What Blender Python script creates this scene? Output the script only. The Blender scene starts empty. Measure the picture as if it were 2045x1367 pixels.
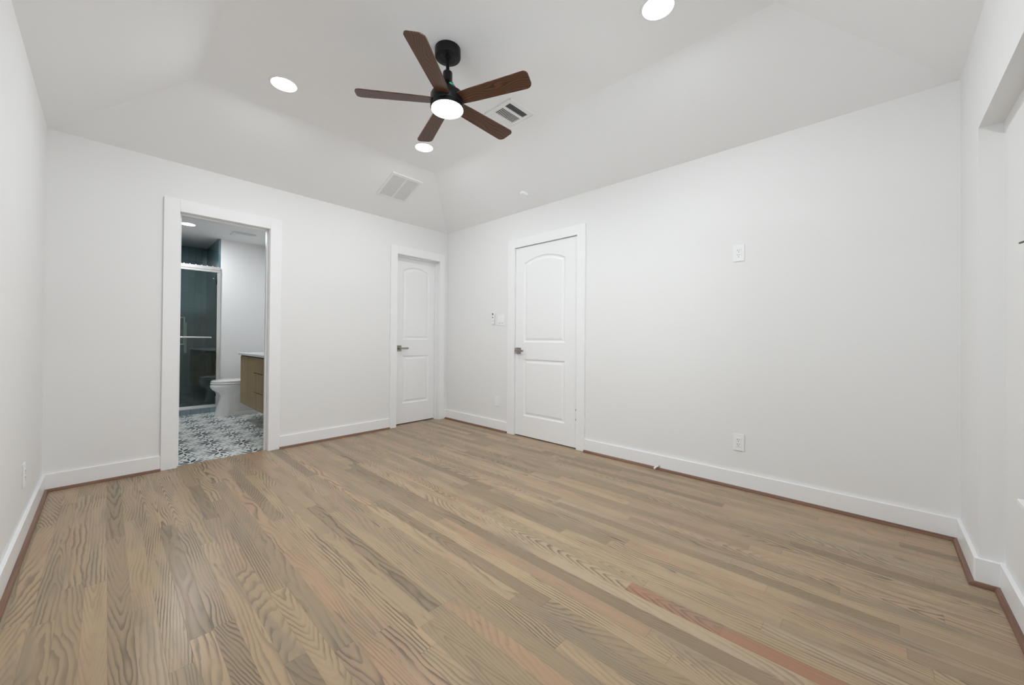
import bpy, bmesh, math, random
from mathutils import Vector, Matrix
from mathutils.geometry import tessellate_polygon
random.seed(7)
C = bpy.context.scene.collection
PI = math.pi

# ------------------------------------------------------------------ camera
IMG_W = 2045.0
FPX = 769.03
cam = bpy.data.cameras.new('camera')
cam.sensor_width = 36.0
cam.lens = FPX / IMG_W * 36.0
cam.shift_y = -11.45 / IMG_W
cam.clip_start = 0.02
co = bpy.data.objects.new('camera', cam); C.objects.link(co)
yaw, pit, rol = math.radians(-46.4994), math.radians(0.4531), math.radians(0.427)
fw = Vector((math.sin(-yaw)*math.cos(pit), math.cos(yaw)*math.cos(pit), math.sin(pit)))
rt = fw.cross(Vector((0, 0, 1))).normalized(); up = rt.cross(fw)
r2 = rt*math.cos(rol) + up*math.sin(rol); u2 = -rt*math.sin(rol) + up*math.cos(rol)
M = Matrix.Identity(4)
for i in range(3):
    M[i][0] = r2[i]; M[i][1] = u2[i]; M[i][2] = -fw[i]
M.translation = Vector((-3.0894, -4.1238, 1.0357))
co.matrix_world = M
bpy.context.scene.camera = co

# ------------------------------------------------------------------ world, exposure, light levels
sc = bpy.context.scene
sc.view_settings.view_transform = 'Standard'
sc.view_settings.look = 'None'
sc.view_settings.gamma = 1.0
sc.view_settings.use_curve_mapping = False
sc.view_settings.exposure = 0.06
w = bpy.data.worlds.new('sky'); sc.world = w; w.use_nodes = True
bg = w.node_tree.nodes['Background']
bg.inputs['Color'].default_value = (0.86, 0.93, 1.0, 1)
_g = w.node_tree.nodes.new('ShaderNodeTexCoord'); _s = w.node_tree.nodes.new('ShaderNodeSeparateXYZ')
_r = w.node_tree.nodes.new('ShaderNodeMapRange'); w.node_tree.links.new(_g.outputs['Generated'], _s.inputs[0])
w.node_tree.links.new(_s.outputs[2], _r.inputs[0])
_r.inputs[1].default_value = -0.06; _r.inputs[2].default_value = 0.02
_r.inputs[3].default_value = 4.9      # unseen ground outside, made brighter than the sky to lift the ceiling
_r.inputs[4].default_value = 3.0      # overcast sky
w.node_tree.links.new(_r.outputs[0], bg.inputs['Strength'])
DOWNLIGHT_W = 7.8      # each recessed lamp
FAN_W = 9.5
BATH_W = 15.0
sc.cycles.max_bounces = 14
sc.cycles.diffuse_bounces = 8
sc.cycles.use_denoising = True

# ------------------------------------------------------------------ room measures (metres)
LX, LY, H, H2 = 3.375, 4.441, 2.4255, 2.75
WA = 0.0284                       # the back wall runs 1.6 degrees off square
TB, TAY, TL, TF = 0.775, 0.78, 0.685, 0.69   # widths of the sloped ceiling bands
DH = 2.039                        # door opening height
BBH = 0.118                       # baseboard height
WT = 0.12                         # wall thickness
NX, ND, NZ = -0.497, 0.070, 1.967 # window alcove: side, depth, height
NX2 = -2.95

# ------------------------------------------------------------------ shader maths helper
class S:
    def __init__(s, nt, v): s.nt = nt; s.v = v
    def _m(s, op, *a, clamp=False):
        n = s.nt.nodes.new('ShaderNodeMath'); n.operation = op; n.use_clamp = clamp
        for i, x in enumerate((s,) + a):
            if isinstance(x, S): x = x.v
            if isinstance(x, (int, float)): n.inputs[i].default_value = x
            else: s.nt.links.new(x, n.inputs[i])
        return S(s.nt, n.outputs[0])
    def __add__(s, o): return s._m('ADD', o)
    def __sub__(s, o): return s._m('SUBTRACT', o)
    def __mul__(s, o): return s._m('MULTIPLY', o)
    def __truediv__(s, o): return s._m('DIVIDE', o)
    def floor(s): return s._m('FLOOR')
    def fract(s): return s._m('FRACT')
    def abs(s): return s._m('ABSOLUTE')
    def sqrt(s): return s._m('SQRT')
    def sin(s): return s._m('SINE')
    def cos(s): return s._m('COSINE')
    def atan2(s, o): return s._m('ARCTAN2', o)
    def pow(s, o): return s._m('POWER', o)
    def lt(s, o): return s._m('LESS_THAN', o)
    def gt(s, o): return s._m('GREATER_THAN', o)
    def max(s, o): return s._m('MAXIMUM', o)
    def min(s, o): return s._m('MINIMUM', o)
    def step(s, a, b, lo=0.0, hi=1.0):
        n = s.nt.nodes.new('ShaderNodeMapRange'); n.interpolation_type = 'SMOOTHSTEP'
        s.nt.links.new(s.v, n.inputs[0])
        for i, x in ((1, a), (2, b), (3, lo), (4, hi)): n.inputs[i].default_value = x
        return S(s.nt, n.outputs[0])

def mat(name, color=(0.8, 0.8, 0.8), rough=0.5, metal=0.0, spec=0.5, coat=0.0):
    m = bpy.data.materials.new(name); m.use_nodes = True
    b = m.node_tree.nodes['Principled BSDF']
    b.inputs['Base Color'].default_value = (*color, 1)
    b.inputs['Roughness'].default_value = rough
    b.inputs['Metallic'].default_value = metal
    b.inputs['Specular IOR Level'].default_value = spec
    b.inputs['Coat Weight'].default_value = coat
    return m
def coords(nt, kind='Object'):
    t = nt.nodes.new('ShaderNodeTexCoord')
    s = nt.nodes.new('ShaderNodeSeparateXYZ'); nt.links.new(t.outputs[kind], s.inputs[0])
    return S(nt, s.outputs[0]), S(nt, s.outputs[1]), S(nt, s.outputs[2])
def vec(nt, x, y, z=0.0):
    n = nt.nodes.new('ShaderNodeCombineXYZ')
    for i, q in enumerate((x, y, z)):
        if isinstance(q, S): nt.links.new(q.v, n.inputs[i])
        else: n.inputs[i].default_value = q
    return n.outputs[0]
def noise(nt, v, scale=1.0, detail=2.0, rough=0.5, dist=0.0):
    n = nt.nodes.new('ShaderNodeTexNoise'); nt.links.new(v, n.inputs['Vector'])
    n.inputs['Scale'].default_value = scale; n.inputs['Detail'].default_value = detail
    n.inputs['Roughness'].default_value = rough; n.inputs['Distortion'].default_value = dist
    return S(nt, n.outputs[0])
def rnd(nt, v):
    n = nt.nodes.new('ShaderNodeTexWhiteNoise'); n.noise_dimensions = '3D'; nt.links.new(v, n.inputs[0])
    s = nt.nodes.new('ShaderNodeSeparateColor'); nt.links.new(n.outputs['Color'], s.inputs[0])
    return [S(nt, s.outputs[i]) for i in range(3)]
def mix(nt, f, a, b, mode='MIX'):
    n = nt.nodes.new('ShaderNodeMix'); n.data_type = 'RGBA'; n.blend_type = mode
    for i, q in ((0, f), (6, a), (7, b)):
        if isinstance(q, S): q = q.v
        if isinstance(q, (int, float)): n.inputs[i].default_value = q
        elif isinstance(q, tuple): n.inputs[i].default_value = (*q, 1)
        else: nt.links.new(q, n.inputs[i])
    return n.outputs[2]
def ramp(nt, f, stops):
    n = nt.nodes.new('ShaderNodeValToRGB'); nt.links.new(f.v, n.inputs[0])
    e = n.color_ramp.elements
    while len(e) < len(stops): e.new(0.5)
    for k, (p, c) in enumerate(stops): e[k].position = p; e[k].color = (*c, 1)
    return n.outputs[0]
def bump(m, h, strength=0.2, dist=0.001):
    nt = m.node_tree; b = nt.nodes['Principled BSDF']
    n = nt.nodes.new('ShaderNodeBump'); n.inputs['Strength'].default_value = strength
    n.inputs['Distance'].default_value = dist
    nt.links.new(h.v, n.inputs['Height']); nt.links.new(n.outputs[0], b.inputs['Normal'])

def paint(name, col, rough, s=260):
    m = mat(name, col, rough, spec=0.3); nt = m.node_tree
    x, y, z = coords(nt)
    n = noise(nt, vec(nt, x, y, z), s, 3)
    bump(m, n, 0.06, 0.0006)
    n2 = noise(nt, vec(nt, x, y, z), 0.9, 2)
    nt.links.new(mix(nt, n2, tuple(c*0.985 for c in col), col), nt.nodes['Principled BSDF'].inputs['Base Color'])
    return m

def wood_floor():
    m = mat('oak_strip_floor', rough=0.3, spec=0.36); nt = m.node_tree; b = nt.nodes['Principled BSDF']
    x, y, z = coords(nt)
    BW = 0.0645
    xb = (x + 10.0415) / BW
    i = xb.floor(); u = xb.fract()
    ra, rb, rc = rnd(nt, vec(nt, i, 3.0, 1.0))
    L = rb * 0.9 + 0.65
    yl = (y + 20.0 + ra * 9.0) / L
    j = yl.floor(); vv = yl.fract()
    r1, r3, r4 = rnd(nt, vec(nt, i, j, 5.0))
    r5, r6, r7 = rnd(nt, vec(nt, i, j, 11.0))
    lx = (u - 0.5) * BW
    off = (r1 - 0.5) * 0.13                       # where the heart of the log lies beside the board
    wob = noise(nt, vec(nt, lx * 8.0 + r3 * 40.0, y * 1.9 + r4 * 30.0, i * 3.1), 1.0, 1.5, 0.5) - 0.5
    wob2 = noise(nt, vec(nt, lx * 45.0 + r3 * 40.0, y * 8.0, i * 1.7), 1.0, 2.0, 0.5) - 0.5
    dd = ((lx - off + wob * 0.035) * (lx - off + wob * 0.035) + 0.00004).sqrt()
    slope = (r5 - 0.5) * (r5 - 0.5).abs() * 78.0
    g = dd * (r6 * 75.0 + 35.0) + (y * slope) + wob * 5.0 + wob2 * 0.9
    f = g.fract()
    line = f.step(0.36, 0.88) * f.step(0.90, 1.0, 1.0, 0.0)
    fade = noise(nt, vec(nt, x * 16.0, y * 3.0, r3), 1.0, 1.0).step(0.33, 0.62)
    contrast = (r7 * 0.75 + 0.25) * (fade * 0.85 + 0.15)
    pores = noise(nt, vec(nt, x * 520.0, y * 16.0, i), 1.0, 2.0, 0.6)
    broad = noise(nt, vec(nt, x * 7.0, y * 1.2, i * 0.7), 1.0, 3.0)
    col = ramp(nt, r4, [(0.0, (0.245, 0.178, 0.108)), (0.16, (0.340, 0.247, 0.152)), (0.42, (0.395, 0.287, 0.175)),
                        (0.70, (0.440, 0.315, 0.192)), (0.88, (0.410, 0.262, 0.162)), (1.0, (0.425, 0.328, 0.212))])
    # the strips the photo shows redder or paler than their neighbours
    def strip(x0, y0, y1):
        k = math.floor((x0 + 10.0415) / BW)
        return ((i - k).abs().lt(0.5)) * y.gt(y0) * y.lt(y1)
    col = mix(nt, strip(-1.560, -4.9, -3.36), col, (0.355, 0.180, 0.106))
    col = mix(nt, strip(-1.625, -4.9, -3.00), col, (0.43, 0.325, 0.215))
    col = mix(nt, strip(-0.520, -4.6, -3.30), col, (0.42, 0.32, 0.21))
    col = mix(nt, strip(-2.995, -3.9, -2.20), col, (0.42, 0.315, 0.205))
    col = mix(nt, broad.step(0.3, 0.75) * 0.30, col, (0.285, 0.218, 0.146))
    grey = noise(nt, vec(nt, x * 14.0, y * 1.6, 9.0), 1.0, 2.0).step(0.52, 0.70) * 0.55
    col = mix(nt, grey, col, (0.250, 0.203, 0.142))
    pink = noise(nt, vec(nt, x * 11.0 + 7.0, y * 1.3, 4.0), 1.0, 2.0).step(0.54, 0.72) * 0.5
    col = mix(nt, pink, col, (0.365, 0.235, 0.160))
    mark = noise(nt, vec(nt, x * 55.0, y * 5.0, 2.0), 1.0, 2.0).step(0.66, 0.76) * 0.55
    col = mix(nt, mark, col, (0.120, 0.100, 0.078))
    col = mix(nt, pores.step(0.52, 0.78) * 0.28, col, (0.185, 0.140, 0.100))
    col = mix(nt, line * contrast * 0.95, col, (0.118, 0.090, 0.062))
    # knots
    kv = nt.nodes.new('ShaderNodeTexVoronoi'); kv.inputs['Scale'].default_value = 1.0
    nt.links.new(vec(nt, x * 2.2, y * 1.1, 0.0), kv.inputs['Vector'])
    kn = S(nt, kv.outputs['Distance']).step(0.012, 0.030, 1.0, 0.0)
    col = mix(nt, kn * 0.75, col, (0.06, 0.045, 0.035))
    eu = (u - 0.5).abs().step(0.480, 0.497)
    ev = (vv - 0.5).abs()._m('MULTIPLY', L)
    ev = (L * 0.5 - (vv - 0.5).abs() * L).step(0.0004, 0.0022, 1.0, 0.0)
    gap = eu.max(ev)
    col = mix(nt, gap * 0.28, col, (0.10, 0.072, 0.052))
    nt.links.new(col, b.inputs['Base Color'])
    rr = (pores * 0.10 + 0.25) + line * 0.06
    nt.links.new(rr.v, b.inputs['Roughness'])
    bump(m, (gap * -1.0) - line * 0.25 - pores * 0.2, 0.12, 0.0012)
    return m

def walnut():
    m = mat('walnut_blade', rough=0.42, spec=0.4); nt = m.node_tree; b = nt.nodes['Principled BSDF']
    x, y, z = coords(nt)
    oi = nt.nodes.new('ShaderNodeObjectInfo'); r = S(nt, oi.outputs['Random'])
    wob = noise(nt, vec(nt, x * 4.0 + r * 30.0, y * 12.0, r * 9.0), 1.0, 1.0) - 0.5
    g = (y + wob * 0.06) * 85.0 + wob * 3.0 + x * 2.0
    f = g.fract(); line = f.step(0.2, 0.85) * f.step(0.88, 1.0, 1.0, 0.0)
    fine = noise(nt, vec(nt, x * 20.0 + r * 11.0, y * 420.0, 0.0), 1.0, 2.0)
    col = mix(nt, line * 0.85, (0.120, 0.048, 0.021), (0.022, 0.009, 0.005))
    col = mix(nt, fine.step(0.4, 0.75) * 0.45, col, (0.060, 0.026, 0.014))
    nt.links.new(col, b.inputs['Base Color'])
    return m

def plain_oak(name, c1, c2, axis='z', fs=1.0):
    m = mat(name, rough=0.45, spec=0.35); nt = m.node_tree; b = nt.nodes['Principled BSDF']
    x, y, z = coords(nt)
    if axis == 'z': v1 = vec(nt, x * 40.0, y * 40.0, z * 1.5); v2 = vec(nt, x * 300.0, y * 300.0, z * 6.0)
    elif axis == 'y': v1 = vec(nt, x * 60.0, y * 2.0, z * 60.0); v2 = vec(nt, x * 300.0, y * 8.0, z * 300.0)
    else: v1 = vec(nt, x * 2.0, y * 60.0, z * 60.0); v2 = vec(nt, x * 8.0, y * 300.0, z * 300.0)
    a = noise(nt, v1, fs, 2.0).step(0.3, 0.7); q = noise(nt, v2, 1.0, 2.0).step(0.4, 0.8)
    col = mix(nt, a, c1, c2); col = mix(nt, q * 0.35, col, tuple(c*0.55 for c in c1))
    nt.links.new(col, b.inputs['Base Color'])
    return m

def star_tile():
    m = mat('patterned_floor_tile', rough=0.32, spec=0.45); nt = m.node_tree; b = nt.nodes['Principled BSDF']
    x, y, z = coords(nt)
    y = y - x * WA
    P = 0.317; q = math.sqrt(0.5)
    xs = x + 2.374; ys = y - 0.730
    a = (xs + ys) * q / P; c = (xs - ys) * q / P
    p = (a + 0.5).fract() - 0.5; s = (c + 0.5).fract() - 0.5          # about the big flower
    p2 = a.fract() - 0.5; s2 = c.fract() - 0.5                         # about the small star between
    def petals(px, py, n, phase, r0, ln, wd):
        r = (px * px + py * py).sqrt(); th = py.atan2(px) + (phase + 4 * PI)
        k = 2 * PI / n
        ang = ((th / k).fract() - 0.5) * k
        u = (r * ang.cos() - r0) / ln; v = (r * ang.sin()) / wd
        return (u.abs() + (v * v) * 0.9 + v.abs() * 0.1).lt(1.0)
    k8 = PI / 8
    big = petals(p, s, 8, 0.0, 0.190, 0.135, 0.052)
    small = petals(p, s, 8, k8, 0.325, 0.068, 0.030)
    inner = petals(p, s, 16, PI/16, 0.395, 0.045, 0.022)
    star = petals(p2, s2, 8, 0.0, 0.130, 0.065, 0.030)
    star2 = petals(p2, s2, 8, k8, 0.235, 0.055, 0.026)
    mask = big.max(small).max(star).max(star2).max(inner)
    side = (x * 31.0).sin()
    n = noise(nt, vec(nt, x, y, 0.0), 5.0, 2.0)
    navy = mix(nt, n.step(0.35, 0.65), (0.012, 0.026, 0.045), (0.038, 0.064, 0.088))
    base = mix(nt, noise(nt, vec(nt, x, y, 0.0), 40.0, 3.0), (0.68, 0.72, 0.70), (0.78, 0.80, 0.77))
    col = mix(nt, mask, base, navy)
    T = P * q                                                          # grout lines of the square tiles
    gx = ((xs / T) + 0.5).fract(); gy = ((ys / T) + 0.5).fract()
    gr = (gx.lt(0.012)).max(gy.lt(0.012))
    col = mix(nt, gr * 0.5, col, (0.42, 0.44, 0.43))
    nt.links.new(col, b.inputs['Base Color'])
    return m

def stack_tile(name='teal_wall_tile', axis='x', tw=0.0762, th=0.24, dark=(0.095, 0.165, 0.185), light=(0.150, 0.235, 0.255)):
    m = mat(name, rough=0.16, spec=0.5); nt = m.node_tree; b = nt.nodes['Principled BSDF']
    x, y, z = coords(nt)
    h = x if axis == 'x' else y
    a = (h + 10.0) / tw; c = (z + 5.0) / th
    r1, rb, rc = rnd(nt, vec(nt, a.floor(), c.floor(), 2.0))
    col = mix(nt, r1, dark, light)
    col = mix(nt, noise(nt, vec(nt, x, y, z), 16.0, 2.0) * 0.4, col, tuple(c_*1.3 for c_ in light))
    g = (a.fract().lt(0.03)).max(c.fract().lt(0.011))
    col = mix(nt, g * 0.8, col, (0.035, 0.045, 0.05))
    nt.links.new(col, b.inputs['Base Color'])
    bump(m, g * -1.0 + noise(nt, vec(nt, x, y, z), 9.0, 2.0) * 0.8, 0.25, 0.002)
    return m

def clear_glass(name, tint=(0.80, 0.90, 0.88), ior=1.5):
    m = bpy.data.materials.new(name); m.use_nodes = True; nt = m.node_tree; nt.nodes.clear()
    o = nt.nodes.new('ShaderNodeOutputMaterial'); mx = nt.nodes.new('ShaderNodeMixShader')
    t = nt.nodes.new('ShaderNodeBsdfTransparent'); t.inputs[0].default_value = (*tint, 1)
    g = nt.nodes.new('ShaderNodeBsdfGlossy'); g.inputs['Roughness'].default_value = 0.02
    f = nt.nodes.new('ShaderNodeFresnel'); f.inputs[0].default_value = ior
    nt.links.new(f.outputs[0], mx.inputs[0]); nt.links.new(t.outputs[0], mx.inputs[1])
    nt.links.new(g.outputs[0], mx.inputs[2]); nt.links.new(mx.outputs[0], o.inputs[0])
    return m
def emit(name, col, st):
    m = bpy.data.materials.new(name); m.use_nodes = True; nt = m.node_tree; nt.nodes.clear()
    o = nt.nodes.new('ShaderNodeOutputMaterial'); e = nt.nodes.new('ShaderNodeEmission')
    e.inputs[0].default_value = (*col, 1); e.inputs[1].default_value = st
    nt.links.new(e.outputs[0], o.inputs[0]); return m

WALL = paint('white_wall_paint', (0.815, 0.812, 0.808), 0.6)
CEIL = paint('white_ceiling_paint', (0.895, 0.897, 0.905), 0.75)
TRIM = paint('white_trim_paint', (0.862, 0.862, 0.866), 0.32, 120)
FLOOR = wood_floor()
SHOE_X = plain_oak('red_oak_shoe_x', (0.245, 0.135, 0.090), (0.165, 0.085, 0.056), 'x')
SHOE_Y = plain_oak('red_oak_shoe_y', (0.245, 0.135, 0.090), (0.165, 0.085, 0.056), 'y')
BLACK = mat('matte_black_metal', (0.012, 0.012, 0.013), 0.38, 0.6)
WALNUT = walnut()
PLASTIC = mat('white_plastic', (0.86, 0.86, 0.86), 0.3)
VENTM = mat('white_vent_enamel', (0.84, 0.84, 0.84), 0.35)
DARK = mat('dark_void', (0.03, 0.03, 0.032), 0.8)
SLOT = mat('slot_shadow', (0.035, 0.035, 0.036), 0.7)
GRILLE = mat('grille_gap_shade', (0.16, 0.16, 0.16), 0.8)
NICKEL = mat('brushed_nickel', (0.36, 0.335, 0.30), 0.34, 1.0)
CHROME = mat('satin_aluminium', (0.90, 0.90, 0.88), 0.34, 0.85)
PORC = mat('white_porcelain', (0.88, 0.88, 0.87), 0.10, 0.0, 0.5, 0.4)
QUARTZ = mat('white_quartz', (0.85, 0.85, 0.84), 0.18)
VOAK = plain_oak('vanity_oak', (0.36, 0.265, 0.145), (0.265, 0.19, 0.10), 'z')
TILE_F = star_tile()
TILE_W = stack_tile()
TILE_S = stack_tile('teal_wall_tile_side', 'y')
TILE_C = stack_tile('blue_grey_curb_tile', 'x', 0.104, 3.0, (0.18, 0.235, 0.27), (0.25, 0.31, 0.345))
MOSAIC = stack_tile('grey_mosaic', 'x', 0.30, 0.017, (0.16, 0.18, 0.18), (0.28, 0.30, 0.29))
CREAM = mat('pale_cream', (0.86, 0.84, 0.74), 0.25)
GLASS = clear_glass('shower_glass', (0.86, 0.94, 0.93), 1.8)
PANE = clear_glass('window_glass', (0.96, 0.98, 0.97), 1.45)
LED = emit('led_lens', (1.0, 0.985, 0.96), 9.0)
FANLED = emit('fan_lens', (1.0, 0.985, 0.965), 7.0)
GREEN = mat('green_sticker', (0.06, 0.50, 0.30), 0.5)
GREYBTN = mat('grey_button', (0.13, 0.13, 0.135), 0.5)

# ------------------------------------------------------------------ mesh helper
class MB:
    def __init__(s, shear=False): s.bm = bmesh.new(); s.shear = shear
    def face(s, pts):
        try: return s.bm.faces.new([s.bm.verts.new(p) for p in pts])
        except ValueError: return None
    def box(s, x0, x1, y0, y1, z0, z1, bev=0.0, seg=1):
        x0, x1 = sorted((x0, x1)); y0, y1 = sorted((y0, y1)); z0, z1 = sorted((z0, z1))
        b = bmesh.new(); bmesh.ops.create_cube(b, size=1)
        for v in b.verts:
            v.co = Vector(((x0+x1)/2 + v.co.x*(x1-x0), (y0+y1)/2 + v.co.y*(y1-y0), (z0+z1)/2 + v.co.z*(z1-z0)))
        if bev: bmesh.ops.bevel(b, geom=b.edges[:], offset=bev, segments=seg, affect='EDGES')
        s.merge(b); return s
    def merge(s, b, mtx=None):
        if mtx is not None: bmesh.ops.transform(b, matrix=mtx, verts=b.verts)
        mp = {v: s.bm.verts.new(v.co) for v in b.verts}
        for f in b.faces:
            try:
                nf = s.bm.faces.new([mp[v] for v in f.verts]); nf.smooth = f.smooth
            except ValueError: pass
        b.free()
    def lathe(s, prof, mtx=None, n=48, cap=True, smooth=True, sx=1.0, sy=1.0):
        b = bmesh.new(); rings = []
        for r, z in prof:
            rings.append([b.verts.new((r*math.cos(2*PI*k/n)*sx, r*math.sin(2*PI*k/n)*sy, z)) for k in range(n)])
        for a, c in zip(rings, rings[1:]):
            for k in range(n):
                f = b.faces.new((a[k], a[(k+1) % n], c[(k+1) % n], c[k])); f.smooth = smooth
        if cap:
            b.faces.new(rings[0][::-1]); b.faces.new(rings[-1])
        s.merge(b, mtx); return s
    def tube(s, p, q, r, n=20, smooth=True):
        p, q = Vector(p), Vector(q); d = q - p
        m = Matrix.Translation(p) @ d.to_track_quat('Z', 'Y').to_matrix().to_4x4()
        return s.lathe([(r, 0), (r, d.length)], m, n, smooth=smooth)
    def prism(s, poly, z0, z1, mtx=None):
        b = bmesh.new()
        lo = [b.verts.new((x, y, z0)) for x, y in poly]; hi = [b.verts.new((x, y, z1)) for x, y in poly]
        b.faces.new(lo[::-1]); b.faces.new(hi)
        for k in range(len(poly)):
            b.faces.new((lo[k], lo[(k+1) % len(poly)], hi[(k+1) % len(poly)], hi[k]))
        s.merge(b, mtx); return s
    def loft(s, rings, cap0=True, cap1=True, smooth=True):
        R = [[s.bm.verts.new(p) for p in r] for r in rings]; n = len(R[0])
        for a, c in zip(R, R[1:]):
            for k in range(n):
                f = s.bm.faces.new((a[k], a[(k+1) % n], c[(k+1) % n], c[k])); f.smooth = smooth
        if cap0: s.bm.faces.new(R[0][::-1])
        if cap1: s.bm.faces.new(R[-1])
        return s
    def build(s, name, m, parent=None, loc=None, smooth_angle=None):
        if s.shear:
            for v in s.bm.verts: v.co.y += WA * v.co.x
        bmesh.ops.recalc_face_normals(s.bm, faces=s.bm.faces[:])
        off = Vector((0, 0, 0))
        if parent is not None: off = Vector(ROOT.get(parent.name, (0, 0, 0)))
        elif loc is not None: off = Vector(loc)
        if off.length: bmesh.ops.translate(s.bm, vec=-off, verts=s.bm.verts)
        me = bpy.data.meshes.new(name); s.bm.to_mesh(me); s.bm.free()
        me.materials.append(m)
        o = bpy.data.objects.new(name, me); C.objects.link(o)
        if parent is not None: o.parent = parent; ROOT[o.name] = tuple(off)
        elif loc is not None: o.location = loc; ROOT[o.name] = tuple(loc)
        return o
ROOT = {}          # world origin in which the children of an object are written
def sh(x, y, z): return (x, y + WA*x, z)
def thing(name, label, cat, loc, group=None):
    o = bpy.data.objects.new(name, None); C.objects.link(o); o.location = loc; o.empty_display_size = 0.05
    ROOT[o.name] = tuple(loc); o['label'] = label; o['category'] = cat
    if group: o['group'] = group
    return o
def struct(o, label=None):
    o['kind'] = 'structure'
    if label: o['label'] = label
    return o

# ------------------------------------------------------------------ setting: walls with openings
def wall_cells(mb, axis, s0, s1, z0, z1, t0, t1, holes):
    """A wall slab along an axis between s0..s1, thickness t0..t1; holes = (a0, a1, b0, b1)."""
    xs = sorted({s0, s1, *[h[0] for h in holes], *[h[1] for h in holes]})
    zs = sorted({z0, z1, *[h[2] for h in holes], *[h[3] for h in holes]})
    for a, b in zip(xs, xs[1:]):
        run = None
        for c, d in zip(zs, zs[1:]):
            inside = any(h[0] - 1e-6 <= a and b <= h[1] + 1e-6 and h[2] - 1e-6 <= c and d <= h[3] + 1e-6 for h in holes)
            if inside:
                if run: cell(mb, axis, a, b, run[0], run[1], t0, t1)
                run = None
            else: run = (run[0], d) if run else (c, d)
        if run: cell(mb, axis, a, b, run[0], run[1], t0, t1)
def cell(mb, axis, a, b, c, d, t0, t1):
    if axis == 'x': mb.box(a, b, t0, t1, c, d)
    else: mb.box(t0, t1, a, b, c, d)

BX0, BX1 = -2.694, -2.059       # bathroom opening
CX0, CX1 = -0.741, -0.127       # closet door opening
DY0, DY1 = -2.051, -1.240       # right-hand door opening
mb = MB(True); wall_cells(mb, 'x', -LX-0.12, 0.12, 0, H, 0, WT, [(BX0-0.012, BX1+0.012, -1, DH+0.012), (CX0-0.012, CX1+0.012, -1, DH+0.012)])
struct(mb.build('wall_back', WALL))
mb = MB(); wall_cells(mb, 'y', -LY-0.10, 0.0, 0, H, 0, WT, [(DY0-0.012, DY1+0.012, -1, DH+0.012)])
struct(mb.build('wall_right', WALL))
SY0, SY1, SZ0, SZ1 = -3.55, -2.25, 0.475, 1.95   # second window, beside the viewer
mb = MB(); wall_cells(mb, 'y', -LY-0.3, 0.0, 0, H+0.02, -LX-WT, -LX, [(SY0, SY1, SZ0, SZ1)])
struct(mb.build('wall_left', WALL))
WX0, WX1, WZ0, WZ1 = -2.20, -0.90, 0.475, 1.90   # window opening in the alcove
mb = MB()
mb.box(NX, 0.12, -LY-0.22, -LY, 0, H)                              # pier right of the alcove
mb.box(-LX-0.12, NX2, -LY-0.22, -LY, 0, H)
mb.box(NX2, NX, -LY-0.22, -LY, NZ, H)                              # band above the alcove
wall_cells(mb, 'x', NX2, NX, 0, NZ, -LY-0.22, -LY-ND, [(WX0, WX1, WZ0, WZ1)])
struct(mb.build('wall_front', WALL))

# floor
mb = MB(); ys = 0.042
mb.face([sh(-LX-0.05, 0, 0), (-LX-0.05, -LY-0.15, 0), (0, -LY-0.15, 0), (0, 0, 0)])
mb.face([sh(BX0-0.01, 0, 0), sh(BX1+0.01, 0, 0), sh(BX1+0.01, ys, 0), sh(BX0-0.01, ys, 0)])
mb.face([sh(CX0-0.01, 0.0, 0.0), sh(CX1+0.01, 0.0, 0.0), sh(CX1+0.01, 0.6, 0.0), sh(CX0-0.01, 0.6, 0.0)])
mb.face([(0.0, DY0-0.01, 0.0), (0.6, DY0-0.01, 0.0), (0.6, DY1+0.01, 0.0), (0.0, DY1+0.01, 0.0)])
struct(mb.build('floor', FLOOR))

# ceiling: four sloped bands up to a flat field
def tray():
    mb = MB()
    o = [(0, 0, H), (-LX, -WA*LX, H), (-LX, -LY, H), (0, -LY, H)]
    i = [(-TB, -TAY - WA*TB, H2), (-LX+TL, -TAY - WA*(LX-TL), H2), (-LX+TL, -LY+TF, H2), (-TB, -LY+TF, H2)]
    for k in range(4):
        mb.face([o[k], o[(k+1) % 4], i[(k+1) % 4], i[k]])
    mb.face(i)
    # the shell above, so that no daylight comes through
    mb.box(-LX-0.2, 0.2, -LY-0.3, 0.25, H2+0.12, H2+0.16)
    for a in ((-LX-0.2, -LX-0.12, -LY-0.3, 0.25), (0.12, 0.2, -LY-0.3, 0.25), (-LX-0.2, 0.2, -LY-0.3, -LY-0.22), (-LX-0.2, 0.2, 0.17, 0.25)):
        mb.box(a[0], a[1], a[2], a[3], H-0.02, H2+0.16)
    return mb.build('ceiling', CEIL)
struct(tray())

# ------------------------------------------------------------------ trim
def baseboard(name, axis, a, b, face, sgn, m=TRIM, shear=False):
    """face = wall plane, sgn = direction into the room."""
    mb = MB(shear); t = 0.016*sgn; hb = BBH - (0.0005 if axis == 'y' else 0.0)   # butt joints never quite level
    if axis == 'x': mb.box(a, b, face, face+t, 0, hb, 0.0025, 1)
    else: mb.box(face, face+t, a, b, 0, hb, 0.0025, 1)
    return struct(mb.build(name, m))
def shoe(name, axis, a, b, face, sgn, shear=False, m0=0.0, m1=0.0):
    prof = [(0.0, 0.0), (0.017, 0.0), (0.0165, 0.006), (0.014, 0.0115), (0.0095, 0.0155), (0.004, 0.018), (0.0, 0.018)]
    mb = MB(shear); R = []
    for s, mm in ((a, m0), (b, m1)):
        ring = []
        for d, z in prof:
            q = face + sgn*(0.016 + d); along = s + mm*(0.016 + d)
            ring.append((along, q, z) if axis == 'x' else (q, along, z))
        R.append(ring)
    mb.loft(R, smooth=False)
    return struct(mb.build(name, SHOE_X if axis == 'x' else SHOE_Y))
CW = 0.096
cas = [('trim_1', BX0, BX1), ('trim_2', CX0, CX1)]
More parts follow.
